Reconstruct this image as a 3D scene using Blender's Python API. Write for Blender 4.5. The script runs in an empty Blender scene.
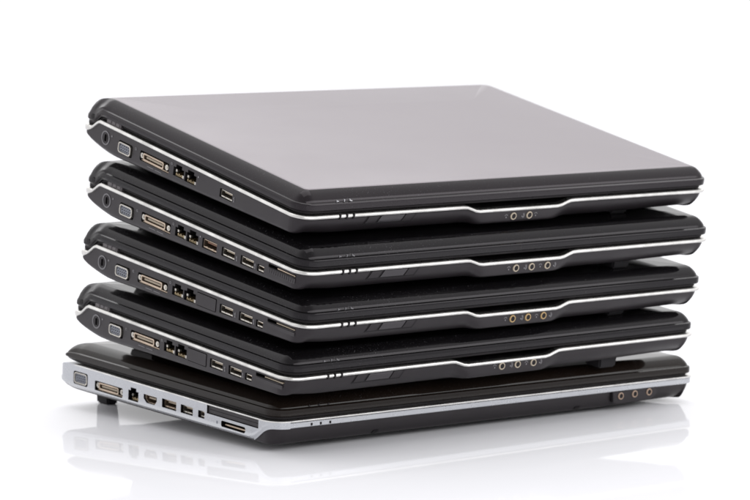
import bpy, bmesh, math, random
from mathutils import Matrix, Vector
random.seed(7)
C = bpy.context.scene.collection
PI = math.pi

# ------------------------------------------------------------------ materials
def nodes(name):
    m = bpy.data.materials.new(name); m.use_nodes = True
    nt = m.node_tree
    return m, nt, nt.nodes['Principled BSDF']

def setp(b, **k):
    names = dict(color='Base Color', metal='Metallic', rough='Roughness', spec='Specular IOR Level',
                 coat='Coat Weight', coatr='Coat Roughness', ior='IOR')
    for a, v in k.items():
        s = b.inputs[names[a]]
        s.default_value = (*v, 1) if a == 'color' else v

def noise(nt, scale, detail=3, rough=.55, stretch=None):
    tc = nt.nodes.new('ShaderNodeTexCoord'); n = nt.nodes.new('ShaderNodeTexNoise')
    n.inputs['Scale'].default_value = scale; n.inputs['Detail'].default_value = detail
    n.inputs['Roughness'].default_value = rough
    if stretch:
        mp = nt.nodes.new('ShaderNodeMapping'); mp.inputs['Scale'].default_value = stretch
        nt.links.new(tc.outputs['Object'], mp.inputs['Vector']); nt.links.new(mp.outputs[0], n.inputs['Vector'])
    else:
        nt.links.new(tc.outputs['Object'], n.inputs['Vector'])
    return n

def ramp(nt, src, a, b, ca, cb):
    r = nt.nodes.new('ShaderNodeValToRGB')
    r.color_ramp.elements[0].position = a; r.color_ramp.elements[1].position = b
    r.color_ramp.elements[0].color = (*ca, 1); r.color_ramp.elements[1].color = (*cb, 1)
    nt.links.new(src, r.inputs['Fac']); return r

def mrange(nt, src, a, b, c, d):
    r = nt.nodes.new('ShaderNodeMapRange')
    for k, v in zip(('From Min', 'From Max', 'To Min', 'To Max'), (a, b, c, d)): r.inputs[k].default_value = v
    nt.links.new(src, r.inputs['Value']); return r

def bump(nt, b, src, strength, dist):
    bp = nt.nodes.new('ShaderNodeBump'); bp.inputs['Strength'].default_value = strength
    bp.inputs['Distance'].default_value = dist
    nt.links.new(src, bp.inputs['Height']); nt.links.new(bp.outputs[0], b.inputs['Normal'])

def matte_plastic(name, col, rough=.42, spec=.33, grain=.25):
    m, nt, b = nodes(name); setp(b, color=col, rough=rough, spec=spec)
    if max(col) < .05: b.inputs['Specular Tint'].default_value = (1, .94, .985, 1)
    if grain:
        n = noise(nt, 1500, 2); bump(nt, b, n.outputs['Fac'], grain, .0001)
    n2 = noise(nt, 60, 4)
    r = mrange(nt, n2.outputs['Fac'], .3, .75, rough-.06, rough+.1); nt.links.new(r.outputs[0], b.inputs['Roughness'])
    return m

def gloss_lid(name, col, rough, dust=.0, spec=.5, tint=None, ior=1.5):
    """lacquered lid: smudges change the gloss, fine dust and scuffs sit on it"""
    m, nt, b = nodes(name); setp(b, color=col, rough=rough, spec=spec, ior=ior)
    if tint: b.inputs['Specular Tint'].default_value = (*tint, 1)
    n = noise(nt, 9, 3, .5, (1, 1.6, 1))
    r = mrange(nt, n.outputs['Fac'], .3, .7, rough*.88, rough*1.14)
    nt.links.new(r.outputs[0], b.inputs['Roughness'])
    d = noise(nt, 900, 2, .6); dm = noise(nt, 22, 4, .65)
    mul = nt.nodes.new('ShaderNodeMath'); mul.operation = 'MULTIPLY'
    r1 = mrange(nt, d.outputs['Fac'], .62, .72, 0, 1); r2 = mrange(nt, dm.outputs['Fac'], .42, .75, .05, .8)
    nt.links.new(r1.outputs[0], mul.inputs[0]); nt.links.new(r2.outputs[0], mul.inputs[1])
    mx = nt.nodes.new('ShaderNodeMixRGB'); mx.inputs['Color1'].default_value = (*col, 1)
    mx.inputs['Color2'].default_value = (dust, dust, dust*1.05, 1)
    nt.links.new(mul.outputs[0], mx.inputs['Fac']); nt.links.new(mx.outputs[0], b.inputs['Base Color'])
    return m

def metal(name, col, rough, dirt=.12):
    m, nt, b = nodes(name); setp(b, color=col, metal=1.0, rough=rough)
    n = noise(nt, 350, 3)
    r = mrange(nt, n.outputs['Fac'], .3, .7, rough, rough+dirt); nt.links.new(r.outputs[0], b.inputs['Roughness'])
    g = noise(nt, 45, 4, .65); c = ramp(nt, g.outputs['Fac'], .36, .62, tuple(v*.72 for v in col), col)
    nt.links.new(c.outputs[0], b.inputs['Base Color'])
    return m

M = {}
M['black'] = matte_plastic('satin_black_plastic', (.0115, .0098, .0112), .36)
M['dark'] = matte_plastic('recess_black_plastic', (.004, .0036, .004), .6, .3)
M['grey'] = matte_plastic('slate_plastic', (.021, .019, .021), .45)
M['rubber'] = matte_plastic('rubber', (.009, .009, .010), .75, .3)
M['lid'] = gloss_lid('black_lacquer', (.0042, .0038, .0044), .085, .10, .24, (1, .95, 1), 1.47)
M['bezel'] = gloss_lid('smoky_black_lacquer', (.0070, .0055, .0066), .12, .08, .29, (1, .93, .985), 1.47)
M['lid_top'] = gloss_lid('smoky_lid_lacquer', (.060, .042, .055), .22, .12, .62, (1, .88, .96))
M['lid_brown'] = gloss_lid('brown_black_lacquer', (.0090, .0060, .0045), .09, .06, .28, None, 1.42)
M['trim'] = metal('polished_trim', (.70, .69, .67), .25)
M['trim_soft'] = metal('soft_silver_trim', (.62, .62, .65), .33)
M['silver'] = matte_plastic('silver_paint', (.425, .435, .460), .27, .6, 0)
M['silver'].node_tree.nodes['Principled BSDF'].inputs['Metallic'].default_value = .65
M['nickel'] = metal('nickel', (.58, .55, .50), .28)
M['brass'] = metal('dull_brass', (.52, .42, .33), .33)
M['gold'] = metal('gold_contact', (.60, .48, .30), .33)
M['ring'] = matte_plastic('pale_ring_plastic', (.42, .36, .28), .4)
M['ring2'] = matte_plastic('brass_ring', (.42, .29, .14), .4)
M['ring3'] = matte_plastic('dull_ring', (.40, .29, .22), .4)
M['hinge'] = matte_plastic('worn_hinge_metal', (.10, .09, .095), .4)
M['slider'] = matte_plastic('glossy_slider', (.016, .015, .017), .18, .6)
M['pins'] = matte_plastic('blue_grey_plastic', (.16, .17, .20), .45)
M['cream'] = matte_plastic('cream_plastic', (.30, .25, .19), .45)
M['copper'] = matte_plastic('rust_plastic', (.15, .075, .045), .45)
M['print'] = matte_plastic('grey_print', (.17, .165, .175), .5)
M['printw'] = matte_plastic('pale_print', (.45, .45, .47), .5)

# ------------------------------------------------------------------ mesh helpers
OFF = Vector((0, 0, 0))      # shift from measuring corner to the thing's base
def link(name, bm, mats, parent, smooth=True, angle=32):
    bmesh.ops.recalc_face_normals(bm, faces=bm.faces[:])
    me = bpy.data.meshes.new(name); bm.to_mesh(me); bm.free()
    o = bpy.data.objects.new(name, me); C.objects.link(o)
    for m in (mats if isinstance(mats, (list, tuple)) else [mats]): me.materials.append(m)
    if smooth:
        for p in me.polygons: p.use_smooth = True
        me.set_sharp_from_angle(angle=math.radians(angle))
    if parent is not None:
        o.parent = parent
        if parent.type == 'EMPTY': o.location = -OFF
    return o

def box(bm, x0, x1, y0, y1, z0, z1, mi=0):
    v = [bm.verts.new((x, y, z)) for x in (x0, x1) for y in (y0, y1) for z in (z0, z1)]
    for f in ((0,1,3,2),(4,6,7,5),(0,4,5,1),(2,3,7,6),(0,2,6,4),(1,5,7,3)):
        bm.faces.new([v[i] for i in f]).material_index = mi

def rr(cy, cz, w, h, r, n=5):
    r = min(r, w/2-1e-5, h/2-1e-5); P = []
    for (sy, sz, a0) in ((1,1,0),(-1,1,90),(-1,-1,180),(1,-1,270)):
        for i in range(n):
            a = math.radians(a0+90*i/(n-1))
            P.append((cy+sy*(w/2-r)+r*math.cos(a), cz+sz*(h/2-r)+r*math.sin(a)))
    return P

def prism(bm, poly, x0, x1, axis='x', mi=0):
    def mk(a, b, t): return (t, a, b) if axis == 'x' else ((a, t, b) if axis == 'y' else (a, b, t))
    A = [bm.verts.new(mk(a, b, x0)) for a, b in poly]; B = [bm.verts.new(mk(a, b, x1)) for a, b in poly]
    n = len(poly)
    bm.faces.new(A).material_index = mi; bm.faces.new(B[::-1]).material_index = mi
    for i in range(n):
        bm.faces.new((A[i], A[(i+1)%n], B[(i+1)%n], B[i])).material_index = mi

def frame(bm, po, pi, x0, x1, axis='x'):
    def mk(a, b, t): return (t, a, b) if axis == 'x' else ((a, t, b) if axis == 'y' else (a, b, t))
    R = [[bm.verts.new(mk(a, b, t)) for a, b in p] for p, t in ((po,x0),(po,x1),(pi,x1),(pi,x0))]
    n = len(po)
    for k in range(4):
        A, B = R[k], R[(k+1)%4]
        for i in range(n): bm.faces.new((A[i], A[(i+1)%n], B[(i+1)%n], B[i]))

def circ(cy, cz, r, n=24, sx=1.0):
    return [(cy+r*sx*math.cos(2*PI*i/n), cz+r*math.sin(2*PI*i/n)) for i in range(n)]

def sstep(a, b, x):
    t = max(0., min(1., (x-a)/(b-a))); return t*t*(3-2*t)

def linspace(a, b, n): return [a+(b-a)*i/(n-1) for i in range(n)]

class Outline:
    """rounded rectangle walked left side (rear to front), front, right side, rear, as (kind, base point) entries"""
    def __init__(s, W, D, rf, rb, rr_=.009):
        s.W, s.D, s.rf, s.rb, s.r1 = W, D, rf, rb, rr_
        ys = linspace(D-rb, D-.035, 22)+linspace(D-.035, rf, 26)[1:]
        s.pts = []
        for y in ys: s.pts.append(('L', 0, y, -1, 0))
        s.nl = len(ys)
        for i in range(1, 10):
            a = PI+ (PI/2)*i/10; s.pts.append(('C0', rf, rf, math.cos(a), math.sin(a)))
        xs = sorted(set([round(x, 5) for x in linspace(rf, W-rr_, 90)]))
        for x in xs: s.pts.append(('F', x, 0, 0, -1))
        for i in range(1, 10):
            a = 1.5*PI+(PI/2)*i/10; s.pts.append(('C1', W-rr_, rr_, math.cos(a), math.sin(a)))
        for y in ys[::-1]: s.pts.append(('R', W, max(y, rr_), 1, 0))
        for i in range(1, 8):
            a = (PI/2)*i/8; s.pts.append(('C2', W-rb, D-rb, math.cos(a), math.sin(a)))
        for x in linspace(W-rb, rb, 30): s.pts.append(('B', x, D, 0, 1))
        for i in range(1, 8):
            a = PI/2+(PI/2)*i/8; s.pts.append(('C3', rb, D-rb, math.cos(a), math.sin(a)))
        s.n = len(s.pts)
    def at(s, i, d):
        k, x, y, nx, ny = s.pts[i]; W, D = s.W, s.D; e = 1e-4
        cl = lambda v, lo, hi: max(lo, min(hi, v))
        if k == 'L': return (d, cl(y, d+e, D-d-e))
        if k == 'R': return (W-d, cl(y, d+e, D-d-e))
        if k == 'F': return (cl(x, d+e, W-d-e), d)
        if k == 'B': return (cl(x, d+e, W-d-e), D-d)
        r = s.rf if k == 'C0' else (s.r1 if k == 'C1' else s.rb)
        q = max(r, d+e); rad = max(r-d, e*.9)
        cx = q if k in ('C0', 'C3') else W-q; cy = q if k in ('C0', 'C1') else D-q
        return (cx+nx*rad, cy+ny*rad)

def loft(bm, ol, rings, mats=None):
    """rings: list of functions i -> (inset, z function of (x, y)); both ends capped in strips from side to side"""
    V = []
    for f in rings:
        row = []
        for i in range(ol.n):
            d, zf = f(i); x, y = ol.at(i, d); row.append(bm.verts.new((x, y, zf(x, y))))
        V.append(row)
    for k in range(len(V)-1):
        for i in range(ol.n):
            j = (i+1) % ol.n
            fc = bm.faces.new((V[k][i], V[k][j], V[k+1][j], V[k+1][i]))
            if mats: fc.material_index = mats[k]
    idx = {}
    for i, p in enumerate(ol.pts): idx.setdefault(p[0], []).append(i)
    Ls, Rs = idx['L'], idx['R'][::-1]
    for row, mi in ((V[0], mats[0] if mats else 0), (V[-1], mats[-1] if mats else 0)):
        for a in range(len(Ls)-1):
            bm.faces.new((row[Ls[a]], row[Ls[a+1]], row[Rs[a+1]], row[Rs[a]])).material_index = mi
        fr = [Ls[-1]]+idx['C0']+idx['F']+idx['C1']+[Rs[-1]]
        bm.faces.new([row[i] for i in fr]).material_index = mi
        rb = [Rs[0]]+idx['C2']+idx['B']+idx['C3']+[Ls[0]]
        bm.faces.new([row[i] for i in rb]).material_index = mi
    return V

# ------------------------------------------------------------------ the dark laptops
class Shape:
    def __init__(s, W, D, kind):
        s.W, s.D, s.kind = W, D, kind
        s.rf = .0125; s.rb = .005
    def front_dip(s, x):
        if s.kind == 'silver': return 0.
        return .0036*(sstep(.143, .157, x)-sstep(.230, .244, x))
    def ztop(s, x, y):
        z = 0.
        if s.kind == 'dark':
            z -= .0072*sstep(s.D-.0215, s.D-.0085, y)
            if y < .03: z -= s.front_dip(x)
        elif y > s.D-.015:
            z -= .0085*(1-math.sqrt(max(0, 1-((y-s.D+.015)/.015)**2)))
        return z
    def zbot(s, x, y):
        if s.kind == 'dark':
            z = -.0136-.0365*min(y, .232)-.0018*sstep(0, .035, x)
            if y > .218:
                t = min(1, (y-.218)/(s.D+.0005-.218)); z += .0125*(1-math.sqrt(max(0, 1-t*t)))
        else:
            z = -.0168-.0105*min(y, .24)
            if y > .252:
                t = min(1, (y-.252)/(s.D-.252)); z += .0075*(1-math.sqrt(max(0, 1-t*t)))
        return z
    def k(s, i, ol):
        kind, x, y, nx, ny = ol.pts[i]
        if kind in ('L', 'C3'): return 0.
        if kind == 'C0': return sstep(-.2, 1.0, -ny)*(-ny)
        if kind == 'F':
            if s.kind == 'dark': return 1-.80*(sstep(.150, .160, x)-sstep(.226, .246, x))
            return 1.
        if kind in ('B', 'C2'): return .5 if s.kind == 'dark' else .6
        return 1.
    def curved(s, t, side=0.):
        amp = (.0105+.0065*side) if s.kind == 'dark' else (.0060+.0090*side)
        return (.0012 if s.kind == 'dark' else .0008)*min(1, t/.12)+amp*(1-math.sqrt(max(0, 1-t*t)))
    def side(s, i, ol):
        kind, x, y, nx, ny = ol.pts[i]
        return {'C1': nx, 'R': 1., 'C2': 1., 'B': 1.}.get(kind, sstep(s.W-.10, s.W-.01, x)*.75 if kind == 'F' else 0.)
    def flat(s, t):
        return 0 if t < .84 else .0028*(1-math.sqrt(max(0, 1-((t-.84)/.16)**2)))

BELLY = .0034
def base_mesh(sh):
    ol = Outline(sh.W, sh.D, sh.rf, sh.rb); bm = bmesh.new(); rings = []
    def inner(i): return (.010, lambda x, y: min(sh.ztop(x, .05)-.0035, sh.ztop(x, y)-.0012))
    rings.append(lambda i: (.018, lambda x, y: min(-.0055, sh.ztop(x, y)-.0012)))
    rings.append(inner)
    rings.append(lambda i: (.004, lambda x, y: sh.ztop(x, y)-.0006))
    rings.append(lambda i: (.0008, lambda x, y: sh.ztop(x, y)-.0006))
    for t in (.0, .06, .14, .25, .38, .5, .62, .73, .82, .88, .93, .965, .99, 1.):
        def f(i, t=t):
            k = sh.k(i, ol); d = k*sh.curved(t, sh.side(i, ol))+(1-k)*sh.flat(t)
            px, py = ol.at(i, 0)
            a, b = sh.ztop(px, py)-.0008, sh.zbot(px, py)
            z = a+(b-a)*t
            return (d+.0002, lambda x, y: z)
        rings.append(f)
    for dd, bz in ((.021, .0010), (.026, .0020), (.034, .0030), (.045, BELLY)):
        rings.append(lambda i, dd=dd, bz=bz: (dd, lambda x, y: sh.zbot(*ol.at(i, 0))-bz*(1 if sh.kind == 'dark' else .3)))
    loft(bm, ol, rings)
    return bm

def boolean(o, cut_bm, mat):
    bmesh.ops.recalc_face_normals(cut_bm, faces=cut_bm.faces[:])
    me = bpy.data.meshes.new('cut'); cut_bm.to_mesh(me); cut_bm.free()
    me.materials.append(mat)
    c = bpy.data.objects.new('cut', me); C.objects.link(c); c.matrix_world = o.matrix_world
    md = o.modifiers.new('b', 'BOOLEAN'); md.object = c; md.operation = 'DIFFERENCE'; md.solver = 'EXACT'
    md.material_mode = 'TRANSFER'
    bpy.context.view_layer.update()
    c.matrix_world = o.matrix_world
    bpy.context.view_layer.update()
    ev = o.evaluated_get(bpy.context.evaluated_depsgraph_get())
    nm = bpy.data.meshes.new_from_object(ev)
    o.modifiers.clear(); o.data = nm
    for p in nm.polygons: p.use_smooth = True
    nm.set_sharp_from_angle(angle=math.radians(32))
    bpy.data.objects.remove(c)

def trim_mesh(sh, h=.0030, grow=0.0):
    ol = Outline(sh.W, sh.D, sh.rf, sh.rb); bm = bmesh.new()
    idx = [i for i, p in enumerate(ol.pts) if p[0] in ('L', 'C0', 'F', 'C1', 'R')]
    c3 = [i for i, p in enumerate(ol.pts) if p[0] == 'C3']
    idx = c3[2:]+idx
    rows = []
    for i in idx:
        px, py = ol.at(i, 0); z = sh.ztop(px, py)+.0002
        hh = h+grow*max(0, min(1, px/sh.W))
        if sh.kind == 'dark': hh += .0022*sstep(sh.D-.012, sh.D-.003, py)
        row = []
        for d, dz in ((.0045, .0), (-.0003, 0), (-.0009, -.0004), (-.0012, -.5*hh), (-.0009, -hh+.0004), (-.0003, -hh), (.0025, -hh), (.0045, -.0009)):
            if dz == -.0009: z2 = z-.0009
            else: z2 = z+dz
            x, y = ol.at(i, d) if d >= 0 else (px+(-d)*ol.pts[i][3], py+(-d)*ol.pts[i][4])
            row.append(bm.verts.new((x, y, z2)))
        rows.append(row)
    n = len(rows[0])
    for a in range(len(rows)-1):
        for k in range(n):
            bm.faces.new((rows[a][k], rows[a][(k+1)%n], rows[a+1][(k+1)%n], rows[a+1][k]))
    bm.faces.new(rows[0]); bm.faces.new(rows[-1][::-1])
    return bm

def lid_mesh(sh):
    W, D = sh.W, sh.D-(.0055 if sh.kind == 'silver' else 0)
    ol = Outline(W, D, sh.rf, .005); bm = bmesh.new()
    top = .0158
    def lt(y):
        if y < D-.024: return top
        t = min(1, (y-(D-.024))/(.0242)); return top-.0128*(1-(max(0, 1-t**2.1))**(1/2.0))
    def lb(y):
        if sh.kind != 'dark': return .0030+.0012*sstep(D-.02, D, y)
        return .0030-.0078*sstep(D-.0215, D-.0095, y)+.0052*(1-math.sqrt(max(0, 1-max(0, (y-D+.0065)/.0065)**2)))
    prof = [(.030, .0006), (.0034, .0006), (.0030, .0010), (.0028, .0030), (.0008, .0030), (.0001, .0036), (0., .0046), (0., .0066), (.0001, .0076), (.0004, .0081), (.0016, .0085),
            (.0018, .0083), (.0020, .0089), (.0026, .0102), (.0040, .0118), (.0058, .0134), (.0078, .0147), (.0094, .0154), (.0100, .01565), (.0130, .0158), (.06, .0158)]
    rings = []
    for d, z in prof:
        def f(i, d=d, z=z):
            px, py = ol.at(i, 0); kd, _, _, _, ny = ol.pts[i]
            if d < .012: d *= 1-.35*(1. if kd in ('B', 'C2', 'C3') else sstep(D-.018, D-.005, py))
            if sh.kind == 'dark' and d < .003:      # the lip dies out towards the hinge barrel
                w = sstep(D-.030, D-.016, py); d = d*(1-w)+w*max(0, (z-.0066)*.45 if z > .0066 else (.0012 if z < .0038 and d < .002 else d))
            def zf(x, y):
                u = (z-.0030)/(top-.0030); b, t = lb(py), lt(py)
                # inner rings of the rear follow their own depth
                if d > .012: b, t = lb(y), lt(y)
                return b+(t-b)*u
            return (d, zf)
        rings.append(f)
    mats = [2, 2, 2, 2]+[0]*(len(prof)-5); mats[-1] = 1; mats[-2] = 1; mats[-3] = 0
    loft(bm, ol, rings, mats)
    return bm

# -------- a connector on the left flank: y0 > y1 is nearer the hinge, z in metres
def cutter(bm, poly, depth): prism(bm, poly, -.004, depth)

def vga(root, cut, cy, cz, w=.0160, h=.0078):
    cutter(cut, rr(cy, cz, w+.0022, h+.0016, .0018), .004)
    b = bmesh.new(); frame(b, rr(cy, cz, w, h, .0024), rr(cy, cz, w-.0016, h-.0014, .0020), -.0010, .0039)
    p = link('vga_port', b, M['nickel'], root)
    b = bmesh.new(); prism(b, rr(cy, cz, w-.0018, h-.0016, .0019), -.0002, .0038)
    q = link('pin_block', b, M['pins'], p)
    b = bmesh.new()
    for r in range(3):
        for c in range(5):
            prism(b, circ(cy+(c-2)*.0025+(r-1)*.0006, cz+(r-1)*.0018, .00055, 8), -.0004, .0002)
    link('contact_holes', b, M['dark'], p, False)
    return p

def dock(root, cut, cy, cz, w=.0372, h=.0074, tilt=0):
    cutter(cut, rr(cy, cz, w, h, .0012), .0058)
    b = bmesh.new()
    fw = w*.70; fc = cy+.0010
    frame(b, rr(fc, cz+.0002, fw, h*.70, .0012), rr(fc, cz+.0002, fw-.0020, h*.70-.0020, .0008), -.0002, .0056)
    p = link('docking_port', b, M['brass'], root)
    b = bmesh.new(); box(b, .0008, .0056, fc-fw/2+.003, fc+fw/2-.003, cz-.0006, cz+.0008)
    link('contact_tongue', b, M['cream'], p)
    for s in (-1, 1):
        b = bmesh.new(); prism(b, circ(cy+s*(w/2-.0027)+.0003, cz+.0002, .0020, 12), .0004, .0056)
        prism(b, circ(cy+s*(w/2-.0027)+.0003, cz+.0002, .0009, 10), -.0001, .0006)
        link('screw_post', b, M['nickel'], p)
    b = bmesh.new(); box(b, .0012, .0056, cy-w/2+.001, cy+w/2-.001, cz-h/2+.00005, cz-h/2+.0009)
    link('contact_strip', b, M['brass'], p)
    return p

def rj(root, cut, y0, y1, z1, z0, name):
    w = y0-y1; cy = (y0+y1)/2
    poly = [(cy+w/2, z0), (cy+w/2, z1-.0022), (cy+w*.28, z1-.0022), (cy+w*.28, z1), (cy-w*.28, z1), (cy-w*.28, z1-.0022), (cy-w/2, z1-.0022), (cy-w/2, z0)]
    cutter(cut, poly, .009)
    b = bmesh.new()
    n = 6
    for k in range(n):
        y = cy+w*.32*(k/(n-1)*2-1)
        box(b, .0014, .0085, y-.00035, y+.00035, z0+.0002, z0+.0016+.0006*(k % 2))
    p = link(name, b, M['gold'], root, False)
    b = bmesh.new(); box(b, .0010, .0030, cy-w*.46, cy-w*.30, z0+.0002, z0+.0024)
    box(b, .0014, .0034, cy+w*.26, cy+w*.40, z0+.0030, z0+.0046)
    link('spring_tab', b, M['nickel'], p, False)
    return p

def usb(root, cut, y0, y1, z1, z0, name='usb_port', tongue='cream', shell='nickel'):
    cy, cz, w, h = (y0+y1)/2, (z0+z1)/2, y0-y1, z1-z0
    cutter(cut, rr(cy, cz, w, h, .0006), .009)
    b = bmesh.new()
    # folded shell: floor, front flank and the thin far edges, seen as bright lines inside the black mouth
    frame(b, rr(cy, cz-.0002, w-.0008, h-.0012, .0005), rr(cy-.0001, cz+.0001, w-.0017, h-.0026, .0004), .0012, .0088)
    p = link(name, b, M[shell], root)
    b = bmesh.new(); box(b, .0030, .0086, cy-w*.34, cy+w*.34, cz+h*.02, cz+h*.20)
    link('contact_tongue', b, M[tongue], p)
    b = bmesh.new()
    for s in (-1, 1): box(b, .0008, .006, cy+s*w*.2-.0010, cy+s*w*.2+.0010, cz-h*.37, cz-h*.25)
    link('spring_tab', b, M['nickel' if shell == 'nickel' else shell], p)
    return p

def lock(root, cut, cy, cz):
    cutter(cut, rr(cy, cz, .0028, .0056, .0013), .006)
    b = bmesh.new(); frame(b, circ(cy, cz, .0052, 32, 1.0), circ(cy, cz, .0044, 32, 1.0), -.0002, .0004)
    p = link('lock_slot', b, M['print'], root)
    b = bmesh.new(); frame(b, rr(cy, cz, .0044, .0072, .0021), rr(cy, cz, .0031, .0059, .0014), -.00015, .0004)
    link('slot_rim', b, M['grey'], p)
    return p

def marks(root, items, mat='print'):
    for kind, y, z in items:
        b = bmesh.new(); x0, x1 = -.00012, .0004
        if kind == 'usb':
            box(b, x0, x1, y-.0002, y+.0002, z-.0014, z+.0014); box(b, x0, x1, y+.0004, y+.0008, z-.0002, z+.0008)
            prism(b, circ(y, z-.0018, .0005, 8), x0, x1)
        elif kind == 'sq':
            frame(b, rr(y, z, .0018, .0016, .0003), rr(y, z, .0012, .0010, .0002), x0, x1)
        elif kind == 'dot': prism(b, circ(y, z, .0007, 10), x0, x1)
        elif kind == 'bar': box(b, x0, x1, y-.0040, y+.0040, z-.0002, z+.0002)
        link('port_symbol', b, M[mat], root, False)

def front_y(sh, x, z):
    """depth of the front wall of a base at height z"""
    a, b = sh.ztop(x, 0)-.0008, sh.zbot(x, 0)
    t = max(0, min(.999, (z-a)/(b-a)))
    if sh.kind == 'dark': k = 1-.80*(sstep(.150, .160, x)-sstep(.226, .246, x))
    else: k = 1.
    return k*sh.curved(t)+(1-k)*sh.flat(t)+.0002

def front_patch(bm, sh, x0, x1, z0, z1, off=.0003, skew=0., nx=8, nz=5, back=.001):
    G = {}
    for s, o in ((0, -off), (1, back)):
        for i in range(nx+1):
            for j in range(nz+1):
                z = z0+(z1-z0)*j/nz; x = x0+(x1-x0)*i/nx+skew*(z-z0)/(z1-z0)
                G[s, i, j] = bm.verts.new((x, front_y(sh, x, z)+o, z))
    for s in (0, 1):
        for i in range(nx):
            for j in range(nz): bm.faces.new((G[s,i,j], G[s,i+1,j], G[s,i+1,j+1], G[s,i,j+1]))
    for i in range(nx):
        for j in (0, nz): bm.faces.new((G[0,i,j], G[0,i+1,j], G[1,i+1,j], G[1,i,j]))
    for j in range(nz):
        for i in (0, nx): bm.faces.new((G[0,i,j], G[0,i,j+1], G[1,i,j+1], G[1,i,j]))

def jack(root, sh, x, z, y=None, mat='brass'):
    y = front_y(sh, x, z)-.0004 if y is None else y
    b = bmesh.new(); n = 28
    prof = [(.0027, .002), (.0027, -.0002), (.0024, -.0006), (.0020, -.0006), (.0018, -.0002), (.0018, .003)]
    R = [[b.verts.new((x+r*math.cos(2*PI*i/n), y+dy, z+r*math.sin(2*PI*i/n))) for i in range(n)] for r, dy in prof]
    for k in range(len(R)-1):
        for i in range(n): b.faces.new((R[k][i], R[k][(i+1)%n], R[k+1][(i+1)%n], R[k+1][i]))
    p = link('audio_jack', b, M[mat], root)
    b = bmesh.new(); prism(b, [(x+(.00182)*math.cos(2*PI*i/n), z+(.00182)*math.sin(2*PI*i/n)) for i in range(n)], y-.00032, y+.002, 'y')
    link('jack_hole', b, M['dark'], p)
    return p

def jack_icons(root, sh, xs, z):
    for k, x in enumerate(xs):
        b = bmesh.new(); y = front_y(sh, x, z)-.00015
        n = 10; ang = linspace(.3, PI-.3, n) if k % 2 == 0 else linspace(-1.1, 1.1, n)
        for r in (.0012, .0019)[:1+(k % 2)]:
            for a0, a1 in zip(ang[:-1], ang[1:]):
                q = [(x+rr_*math.cos(a), z+rr_*math.sin(a)) for rr_, a in ((r, a0), (r+.00035, a0), (r+.00035, a1), (r, a1))]
                prism(b, q, y, y+.0005, 'y')
        box(b, x-.0004, x+.0004, y, y+.0005, z-.0012, z-.0002)
        link('jack_symbol', b, M['print'], root, False)

def foot(root, x, y, z0, z1, w=.011, d=.011, name='rubber_foot', taper=.8):
    b = bmesh.new()
    A = [b.verts.new((x+sx*w, y+sy*d, z1)) for sx, sy in ((-1,-1),(1,-1),(1,1),(-1,1))]
    B = [b.verts.new((x+sx*w*taper, y+sy*d*taper, z0)) for sx, sy in ((-1,-1),(1,-1),(1,1),(-1,1))]
    b.faces.new(A); b.faces.new(B[::-1])
    for i in range(4): b.faces.new((A[i], A[(i+1)%4], B[(i+1)%4], B[i]))
    bmesh.ops.bevel(b, geom=b.edges[:], offset=.0012, segments=2, affect='EDGES')
    return link(name, b, M['rubber'], root)

def pose(px, py, pz, yaw, pitch, roll):
    return Matrix.Translation((px, py, pz)) @ Matrix.Rotation(yaw, 4, 'Z') @ Matrix.Rotation(pitch, 4, 'X') @ Matrix.Rotation(roll, 4, 'Y')

POSES = [(-.005802, -.036989, .164567, .006335, .223858, -.002865),
         (-.006997, -.041755, .12774, .008601, .18733, -.003876),
         (-.005576, -.039111, .091759, .022499, .149426, .000156),
         (-.009085, -.027544, .055765, .002964, .110935, -.003438),
         (0, 0, .02167, 0, .050841, .006971)]
LABELS = ['topmost black laptop with smoky grey reflective lid and two audio jacks on its front',
          'second laptop from the top, glossy black, with an orange-lined socket on its flank',
          'middle laptop of the stack, glossy black with three brass-rimmed audio jacks',
          'second laptop from the bottom, black, lying directly on the silver-sided laptop',
          'bottom laptop with silver side panel, brown-black lid and three jacks near the right corner']
GROUP = 'closed laptops stacked on a white table'

def make_root(i, W, D):
    global OFF
    OFF = Vector((W/2, D/2, -.022))
    r = bpy.data.objects.new('laptop', None); C.objects.link(r)
    r.matrix_world = pose(*POSES[i]) @ Matrix.Translation(OFF)
    r.empty_display_size = .05
    r['label'] = LABELS[i]; r['category'] = 'laptop'; r['group'] = GROUP
    return r

W4, D4 = .3795, .2680
W5, D5 = .3960, .2775
TOPL = .0158
def gap_below(i, x, y, z):
    """how far a foot at (x, y, z) of laptop i has to reach down to the lid of the one below, or the table"""
    P = pose(*POSES[i]) @ Vector((x, y, z))
    if i == 4: return P.z
    q = pose(*POSES[i+1]).inverted() @ P
    return q.z-TOPL

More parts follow.
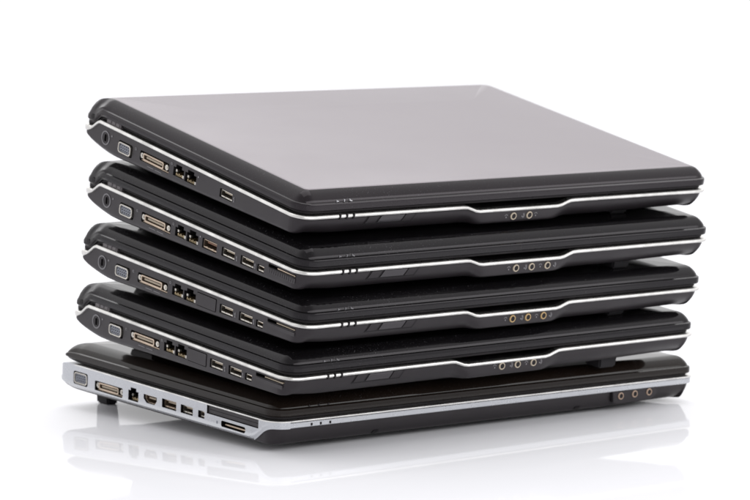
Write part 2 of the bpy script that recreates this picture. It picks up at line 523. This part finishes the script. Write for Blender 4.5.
def dark_laptop(i):
    sh = Shape(W4, D4, 'dark'); root = make_root(i, W4, D4)
    dy = (0, 0, 0, -.0018)[i]; dz = (0, 0, -.0003, .0006)[i]
    cut = bmesh.new()
    base = link('base_shell', base_mesh(sh), [M['black'], M['dark']], root)
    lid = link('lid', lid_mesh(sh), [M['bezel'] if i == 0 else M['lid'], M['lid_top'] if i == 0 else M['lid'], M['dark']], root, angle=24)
    link('trim_strip', trim_mesh(sh, .0025), M['trim'], root)
    lock(root, cut, .2385+dy, -.0108+dz)
    vga(root, cut, .2120+dy, -.0119+dz)
    dock(root, cut, .1742+dy, -.0108+dz)
    rj(root, cut, .1500+dy, .1368+dy, -.0048+dz, -.0134+dz, 'modem_port')
    rj(root, cut, .1355+dy, .1215+dy, -.0046+dz, -.0136+dz, 'network_port')
    mk = [('dot', .2305+dy, -.0075+dz), ('sq', .1985+dy, -.0080+dz), ('sq', .1525+dy, -.0058), ('dot', .1190+dy, -.0062), ('bar', .178+dy, -.0162+dz), ('bar', .168+dy, -.0162+dz)]
    if i == 0:
        usb(root, cut, .0925, .0775, -.0062, -.0124); mk.append(('usb', .0750, -.0092))
    else:
        usb(root, cut, .0930+dy, .0775+dy, -.0062+dz, -.0126+dz); mk.append(('usb', .0745+dy, -.0095+dz))
        usb(root, cut, .0705+dy, .0552+dy, -.0061+dz, -.0124+dz); mk.append(('usb', .0530+dy, -.0090+dz))
        usb(root, cut, .0510+dy, .0430+dy, -.0070+dz, -.0120+dz, 'firewire_port', 'brass')
        # card slot: black mouth under the silver line and a ribbed ledge below it
        y0, y1 = .0385+dy, .0085+dy
        cutter(cut, [(y0, -.0034), (y0, -.0058), (y1, -.0053), (y1, -.0034)], .010)
        b = bmesh.new(); box(b, .0012, .009, y1+.001, y0-.009, -.0052, -.0044)
        p = link('card_slot', b, M['cream'] if i > 1 else M['brass'], root)
        b = bmesh.new()
        if i == 1:
            for k in range(12):
                y = y1+.002+k*.0024; box(b, -.0004, .0004, y-.0007, y+.0007, -.0092, -.0064)
            box(b, -.0002, .0006, y1, y0-.001, -.0096, -.0060)
        else:
            box(b, -.0003, .0006, y1, y0-.001, -.0088, -.0062)
        link('slot_ledge', b, M['grey'], p)
        if i == 1:
            usb(root, cut, .1165, .0990, -.0061, -.0132, 'combination_port', 'copper', 'brass')
        else:
            b = bmesh.new(); prism(b, rr(.1085+dy, -.0090+dz, .0222, .0086, .0006), -.0002, .0008)
            link('port_cover', b, M['black'], root)
            cutter(cut, rr(.1085+dy, -.0090+dz, .0232, .0096, .0008), .0010)
    marks(root, mk)
    # front edge: indicator slits, latch, audio jacks
    for k, x in enumerate((.0330, .0388, .0446)):
        b = bmesh.new(); box(b, x-.0006, x+.0006, -.0016, .001, -.0030, .0004)
        link('indicator_slit', b, M['dark'], root)
    for k, x in enumerate((.0315, .0370, .0425)):     # pale little symbols on the lid edge above the slits
        yy = .0019; b = bmesh.new()
        if k == 0: box(b, x-.0010, x-.0006, yy-.0003, yy+.001, .0084, .0098); box(b, x-.0006, x+.0008, yy-.0003, yy+.001, .0088, .0093)
        if k == 1: box(b, x-.0002, x+.0003, yy-.0003, yy+.001, .0084, .0101)
        if k == 2:
            box(b, x-.0011, x-.0006, yy-.0003, yy+.001, .0090, .0101); box(b, x-.0006, x+.0003, yy-.0003, yy+.001, .0088, .0094); box(b, x+.0003, x+.0011, yy-.0003, yy+.001, .0084, .0092)
        link('indicator_symbol', b, M['printw'] if i == 0 else M['print'], lid, False)
    b = bmesh.new()
    front_patch(b, sh, .0560, .0985, -.0092, -.0028, .00015, .0030, nx=14)
    lt = link('lid_latch', b, M['dark'], root)
    b = bmesh.new(); front_patch(b, sh, .0680, .0880, -.0080, -.0030, .0006, .0028, nx=10)
    link('latch_slider', b, M['slider'], lt)
    for xa, xb in ((.0574, .0660), (.0893, .0970)):
        b = bmesh.new(); front_patch(b, sh, xa, xb, -.0082, -.0030, .0005, .0028)
        link('latch_rim', b, M['black'], lt)
    zz = (-.0100, -.0096, -.0093, -.0082)[i]
    xs = (.1897, .2046) if i == 0 else (.1893, .2040, .2190)
    for x in xs: jack(root, sh, x, zz, mat='ring2' if i == 2 else 'ring')
    jack_icons(root, sh, [x-.0065 for x in xs]+[xs[-1]+.0062], zz)
    # hinge leaf glimpsed between lid and base, and the pivot cap at the barrel's end
    b = bmesh.new(); box(b, .0016, .016, .2230, .2415, -.0008, .0036)
    for k in range(3): box(b, .0012, .0018, .2245+k*.0055, .2285+k*.0055, .0006, .0030)
    link('hinge', b, M['hinge'], root)
    b = bmesh.new(); prism(b, circ(D4-.0098, .0002, .0019, 18), -.00015, .002)
    link('pivot_cap', b, M['dark'], lid)
    b = bmesh.new(); xa, xb, ya, yb = .034, sh.W-.034, .212, .250
    T = [b.verts.new((x, y, sh.zbot(x, y)+.003)) for x, y in ((xa, ya), (xb, ya), (xb, yb), (xa, yb))]
    B = [b.verts.new((x, y, sh.zbot(x, y)-gap_below(i, x, y, sh.zbot(x, y))+.0001)) for x, y in ((xa+.003, ya+.004), (xb-.003, ya+.004), (xb-.003, yb-.006), (xa+.003, yb-.006))]
    b.faces.new(T); b.faces.new(B[::-1])
    for q in range(4): b.faces.new((T[q], T[(q+1)%4], B[(q+1)%4], B[q]))
    bmesh.ops.bevel(b, geom=b.edges[:], offset=.0012, segments=2, affect='EDGES')
    link('battery_bulge', b, M['black'], root)
    for x, y in ((.075, .055), (.309, .026)):
        zb = sh.zbot(x, y)-(.0030 if y > .05 else .0016); g = gap_below(i, x, y, zb)
        foot(root, x, y, zb-g+.0001, zb+.003, .009, .009, taper=.9)
    boolean(base, cut, M['dark'])
    return root

def silver_laptop():
    i = 4; sh = Shape(W5, D5, 'silver'); sh.rf = .0125; sh.rb = .009; root = make_root(i, W5, D5)
    bm = base_mesh(sh)
    # silver flank, sweeping up into the front band at the near corner
    bm.faces.ensure_lookup_table()
    base = link('base_shell', bm, [M['black'], M['dark'], M['silver']], root)
    cut = bmesh.new()
    # silver side panel: a skin standing proud of the black shell
    b = bmesh.new()
    path = [(.009-.009*math.cos(a), D5-.009+.009*math.sin(a), (-math.cos(a), math.sin(a))) for a in linspace(PI*.45, 0, 12)]
    path += [(0, y, (-1, 0)) for y in linspace(D5-.009, sh.rf, 80)[1:]]
    path += [(sh.rf-sh.rf*math.cos(a), sh.rf-sh.rf*math.sin(a), (-math.cos(a), -math.sin(a))) for a in linspace(0, PI/2, 14)[1:]]
    rows = []
    for (x, y, n) in path:
        zb = sh.zbot(x, y)+.0002
        f = sstep(.0045, .027, y)
        zl = zb*f+(-.0052)*(1-f)
        row = []
        top = sh.ztop(x, y)
        for q in range(19):
            t = q/18; z = top+(zl-top)*t
            e = .0008-(.0034*max(0, (t-.82)/.18)**2 if f > .98 else .0)+.0006*math.exp(-((z-zl-.0032)/.0009)**2)*f
            row.append(b.verts.new((x+n[0]*e, y+n[1]*e, z)))
        row.append(b.verts.new((x-n[0]*.006, y-n[1]*.006, zl)))
        row.append(b.verts.new((x-n[0]*.006, y-n[1]*.006, top)))
        rows.append(row)
    k = len(rows[0])
    for a in range(len(rows)-1):
        for q in range(k): b.faces.new((rows[a][q], rows[a][(q+1)%k], rows[a+1][(q+1)%k], rows[a+1][q]))
    b.faces.new(rows[0]); b.faces.new(rows[-1][::-1])
    panel = link('side_panel', b, [M['silver'], M['dark']], root)
    # front silver band, with a polished line along its top
    def band(h0, h1, zt0, zt1, e, mat, name, left=False):
        b = bmesh.new(); rows = []
        pts = [(x, 0, (0, -1)) for x in linspace(sh.rf, W5-.009, 60)]
        pts += [(W5-.009+.009*math.sin(a), .009-.009*math.cos(a), (math.sin(a), -math.cos(a))) for a in linspace(0, PI/2, 12)[1:]]
        pts += [(W5, y, (1, 0)) for y in linspace(.009, D5-.03, 10)[1:]]
        if left:
            pre = [(0, y, (-1, 0)) for y in linspace(D5-.024, sh.rf, 30)]
            pre += [(sh.rf-sh.rf*math.cos(a), sh.rf-sh.rf*math.sin(a), (-math.cos(a), -math.sin(a))) for a in linspace(0, PI/2, 14)[1:-1]]
            pts = pre+pts
        for x, y, n in pts:
            u = x/W5; h = h0+(h1-h0)*u; zt = zt0+(zt1-zt0)*u
            rows.append([b.verts.new((x+n[0]*d, y+n[1]*d, zt-z*h)) for d, z in ((-.005, 0), (e-.0004, 0), (e, .1), (e, .9), (e-.0004, 1), (-.005, 1))])
        k = 6
        for a in range(len(rows)-1):
            for q in range(k): b.faces.new((rows[a][q], rows[a][(q+1)%k], rows[a+1][(q+1)%k], rows[a+1][q]))
        b.faces.new(rows[0]); b.faces.new(rows[-1][::-1])
        return link(name, b, mat, root)
    band(.0038, .0042, -.0012, -.0004, .0008, M['silver'], 'front_band')
    band(.0012, .0014, .0004, .0012, .0013, M['trim'], 'trim_strip', True)
    lid = link('lid', lid_mesh(sh), [M['lid_brown'], M['lid_brown'], M['dark']], root, angle=24)
    vga(root, cut, .2452, -.0096, .0176, .0082)
    dock(root, cut, .2066, -.0110, .0378, .0072)
    rj(root, cut, .1802, .1668, -.0046, -.0142, 'network_port')
    # hdmi: a wide mouth with cut lower corners
    y0, y1 = .1600, .1430
    poly = [(y0, -.0066), (y1, -.0066), (y1, -.0098), (y1+.0028, -.0126), (y0-.0040, -.0126), (y0, -.0098)]
    cutter(cut, poly, .008)
    sc = lambda f: [((y0+y1)/2+(y-(y0+y1)/2)*f, -.0094+(z+.0094)*f) for y, z in poly]
    b = bmesh.new(); frame(b, sc(.93), sc(.80), .0005, .0078); p = link('hdmi_port', b, M['brass'], root)
    b = bmesh.new(); box(b, .0014, .0076, y1+.0042, y0-.0042, -.0094, -.0082); link('contact_tongue', b, M['cream'], p)
    usb(root, cut, .1362, .1180, -.0058, -.0122, 'combination_port', 'cream', 'brass')
    usb(root, cut, .1124, .0972, -.0060, -.0120)
    usb(root, cut, .0905, .0826, -.0064, -.0115, 'firewire_port', 'brass')
    b = bmesh.new(); prism(b, rr(.0490, -.0038, .0606, .0054, .0003), .0002, .0060)
    q = link('card_cover', b, M['grey'], root)
    cutter(cut, rr(.0490, -.0038, .0618, .0062, .0003), .0062)
    b = bmesh.new(); box(b, -.0001, .0004, .0200, .0775, -.00395, -.0037); link('cover_ridge', b, M['dark'], q)
    cutter(cut, rr(.0477, -.0110, .0290, .0042, .0014), .0085)
    b = bmesh.new(); box(b, .0012, .008, .0360, .0600, -.0122, -.0112); link('card_slot', b, M['brass'], root)
    b = bmesh.new(); prism(b, rr(.0672, -.0111, .0014, .0022, .0006), -.0009, .0010)
    link('indicator_light', b, M['pins'], root)
    # front: slits, jack pod, notches
    for x in (.0305, .0384, .0465):
        b = bmesh.new(); box(b, x-.0006, x+.0006, -.0012, .001, -.0042, -.0024); link('indicator_slit', b, M['dark'], root)
    b = bmesh.new()
    P = [(.3105, -.0046), (.3560, -.0036), (.3575, -.0100), (.3520, -.0134), (.3165, -.0146), (.3120, -.0126)]
    A = [b.verts.new((x, -.0008 if z > -.008 else -.0002, z)) for x, z in P]; B = [b.verts.new((x, .02, z)) for x, z in P]
    b.faces.new(A); b.faces.new(B[::-1])
    for q in range(6): b.faces.new((A[q], A[(q+1)%6], B[(q+1)%6], B[q]))
    bmesh.ops.bevel(b, geom=b.edges[:], offset=.0006, segments=2, affect='EDGES')
    link('jack_housing', b, M['black'], root)
    for x, z in ((.3195, -.0084), (.3337, -.0080), (.3484, -.0077)): jack(root, sh, x, z, -.0008, 'ring3')
    for x, z in ((.0892, -.0150), (.2789, -.0150)):
        b = bmesh.new(); front_patch(b, sh, x-.0022, x+.0022, z-.0010, z+.0012, .0006, .001, nx=3, nz=2); link('opening_notch', b, M['dark'], root)
    for k, x in enumerate((.0300, .0384, .0465)):
        b = bmesh.new(); yy = .0019; box(b, x-.0008, x+.0008, yy-.0003, yy+.001, .0086, .0091); box(b, x-.0002, x+.0003, yy-.0003, yy+.001, .0084, .0098)
        link('indicator_symbol', b, M['grey'], lid, False)
    for x, y in ((.075, .055), (.338, .045)):
        zb = sh.zbot(x, y); g = gap_below(4, x, y, zb); foot(root, x, y, zb-g, zb+.003)
    for x, y in ((.036, .265), (.356, .265)):
        zb = sh.zbot(x, y); g = gap_below(4, x, y, zb); foot(root, x, y, zb-g, zb+.003, .0055, .009, 'rear_foot', .85)
    # the cutter goes through the silver panel and the shell alike
    me = bpy.data.meshes.new('tmp'); bmesh.ops.recalc_face_normals(cut, faces=cut.faces[:]); cut.to_mesh(me)
    c2 = bmesh.new(); c2.from_mesh(me)
    boolean(panel, cut, M['dark']); boolean(base, c2, M['dark'])
    return root

for i in range(4): dark_laptop(i)
silver_laptop()

# ------------------------------------------------------------------ setting: white glossy table sheet
def table():
    m = bpy.data.materials.new('white_acrylic'); m.use_nodes = True; nt = m.node_tree
    for n in list(nt.nodes): nt.nodes.remove(n)
    out = nt.nodes.new('ShaderNodeOutputMaterial'); mix = nt.nodes.new('ShaderNodeMixShader')
    d = nt.nodes.new('ShaderNodeBsdfDiffuse'); g = nt.nodes.new('ShaderNodeBsdfGlossy')
    d.inputs['Color'].default_value = (.815, .815, .845, 1); g.inputs['Color'].default_value = (1, 1, 1, 1); g.inputs['Roughness'].default_value = .035
    n = noise(nt, 3, 3); r = mrange(nt, n.outputs['Fac'], .3, .7, .02, .05); nt.links.new(r.outputs[0], g.inputs['Roughness'])
    mix.inputs[0].default_value = .20
    nt.links.new(d.outputs[0], mix.inputs[1]); nt.links.new(g.outputs[0], mix.inputs[2]); nt.links.new(mix.outputs[0], out.inputs[0])
    b = bmesh.new()
    v = [b.verts.new(p) for p in ((-60, -60, 0), (60, -60, 0), (60, 60, 0), (-60, 60, 0))]; b.faces.new(v)
    o = link('white_table_surface', b, m, None, False); o['kind'] = 'structure'
table()

# ------------------------------------------------------------------ light: white studio with softbox, strip light and an added floor fill
w = bpy.data.worlds.new('World'); bpy.context.scene.world = w; w.use_nodes = True
nt = w.node_tree; bg = nt.nodes['Background']
# white studio all round, with the dim part of the room above and behind the photographer
geo = nt.nodes.new('ShaderNodeTexCoord'); dp = nt.nodes.new('ShaderNodeVectorMath'); dp.operation = 'DOT_PRODUCT'
dp.inputs[1].default_value = Vector((-.42, -.50, .76)).normalized()
nt.links.new(geo.outputs['Generated'], dp.inputs[0])
mr = mrange(nt, dp.outputs['Value'], .50, .97, 1.38, .72); mr.interpolation_type = 'SMOOTHSTEP'
nt.links.new(mr.outputs[0], bg.inputs[1]); bg.inputs[0].default_value = (1, .995, 1, 1)

def area(name, loc, target, sx, sy, power, col=(1, 1, 1)):
    l = bpy.data.lights.new(name, 'AREA'); l.shape = 'RECTANGLE'; l.size = sx; l.size_y = sy; l.energy = power; l.color = col
    o = bpy.data.objects.new(name, l); C.objects.link(o); o.location = loc
    o.rotation_euler = (Vector(target)-Vector(loc)).to_track_quat('-Z', 'Y').to_euler()
    return o
T = (.17, .12, .08)
area('softbox_back', (T[0]+1.6*.60, T[1]+1.6*.66, T[2]+1.6*.76), T, 3.8, .75, 9.2)
area('striplight_front', (.55, -2.15, 1.05), T, 3.8, .8, 27)
area('added_floor_fill', (.3, .1, 2.6), T, 2.0, 2.0, 17)  # added overhead lamp, put in to whiten the table around the stack

# ------------------------------------------------------------------ camera
cam = bpy.data.cameras.new('camera'); co = bpy.data.objects.new('camera', cam); C.objects.link(co)
co.location = (-1.12426, -1.547886, .325312); co.rotation_euler = (PI/2-.096706, 0, -.663644)
cam.sensor_width = 36; cam.lens = 2846.137/750*36; cam.clip_start = .05; cam.clip_end = 50
cam.dof.use_dof = True; cam.dof.focus_distance = 1.90; cam.dof.aperture_fstop = 16
s = bpy.context.scene; s.camera = co
s.view_settings.view_transform = 'Standard'; s.view_settings.look = 'None'
s.view_settings.exposure = 0; s.view_settings.gamma = 1
s.render.engine = 'CYCLES'
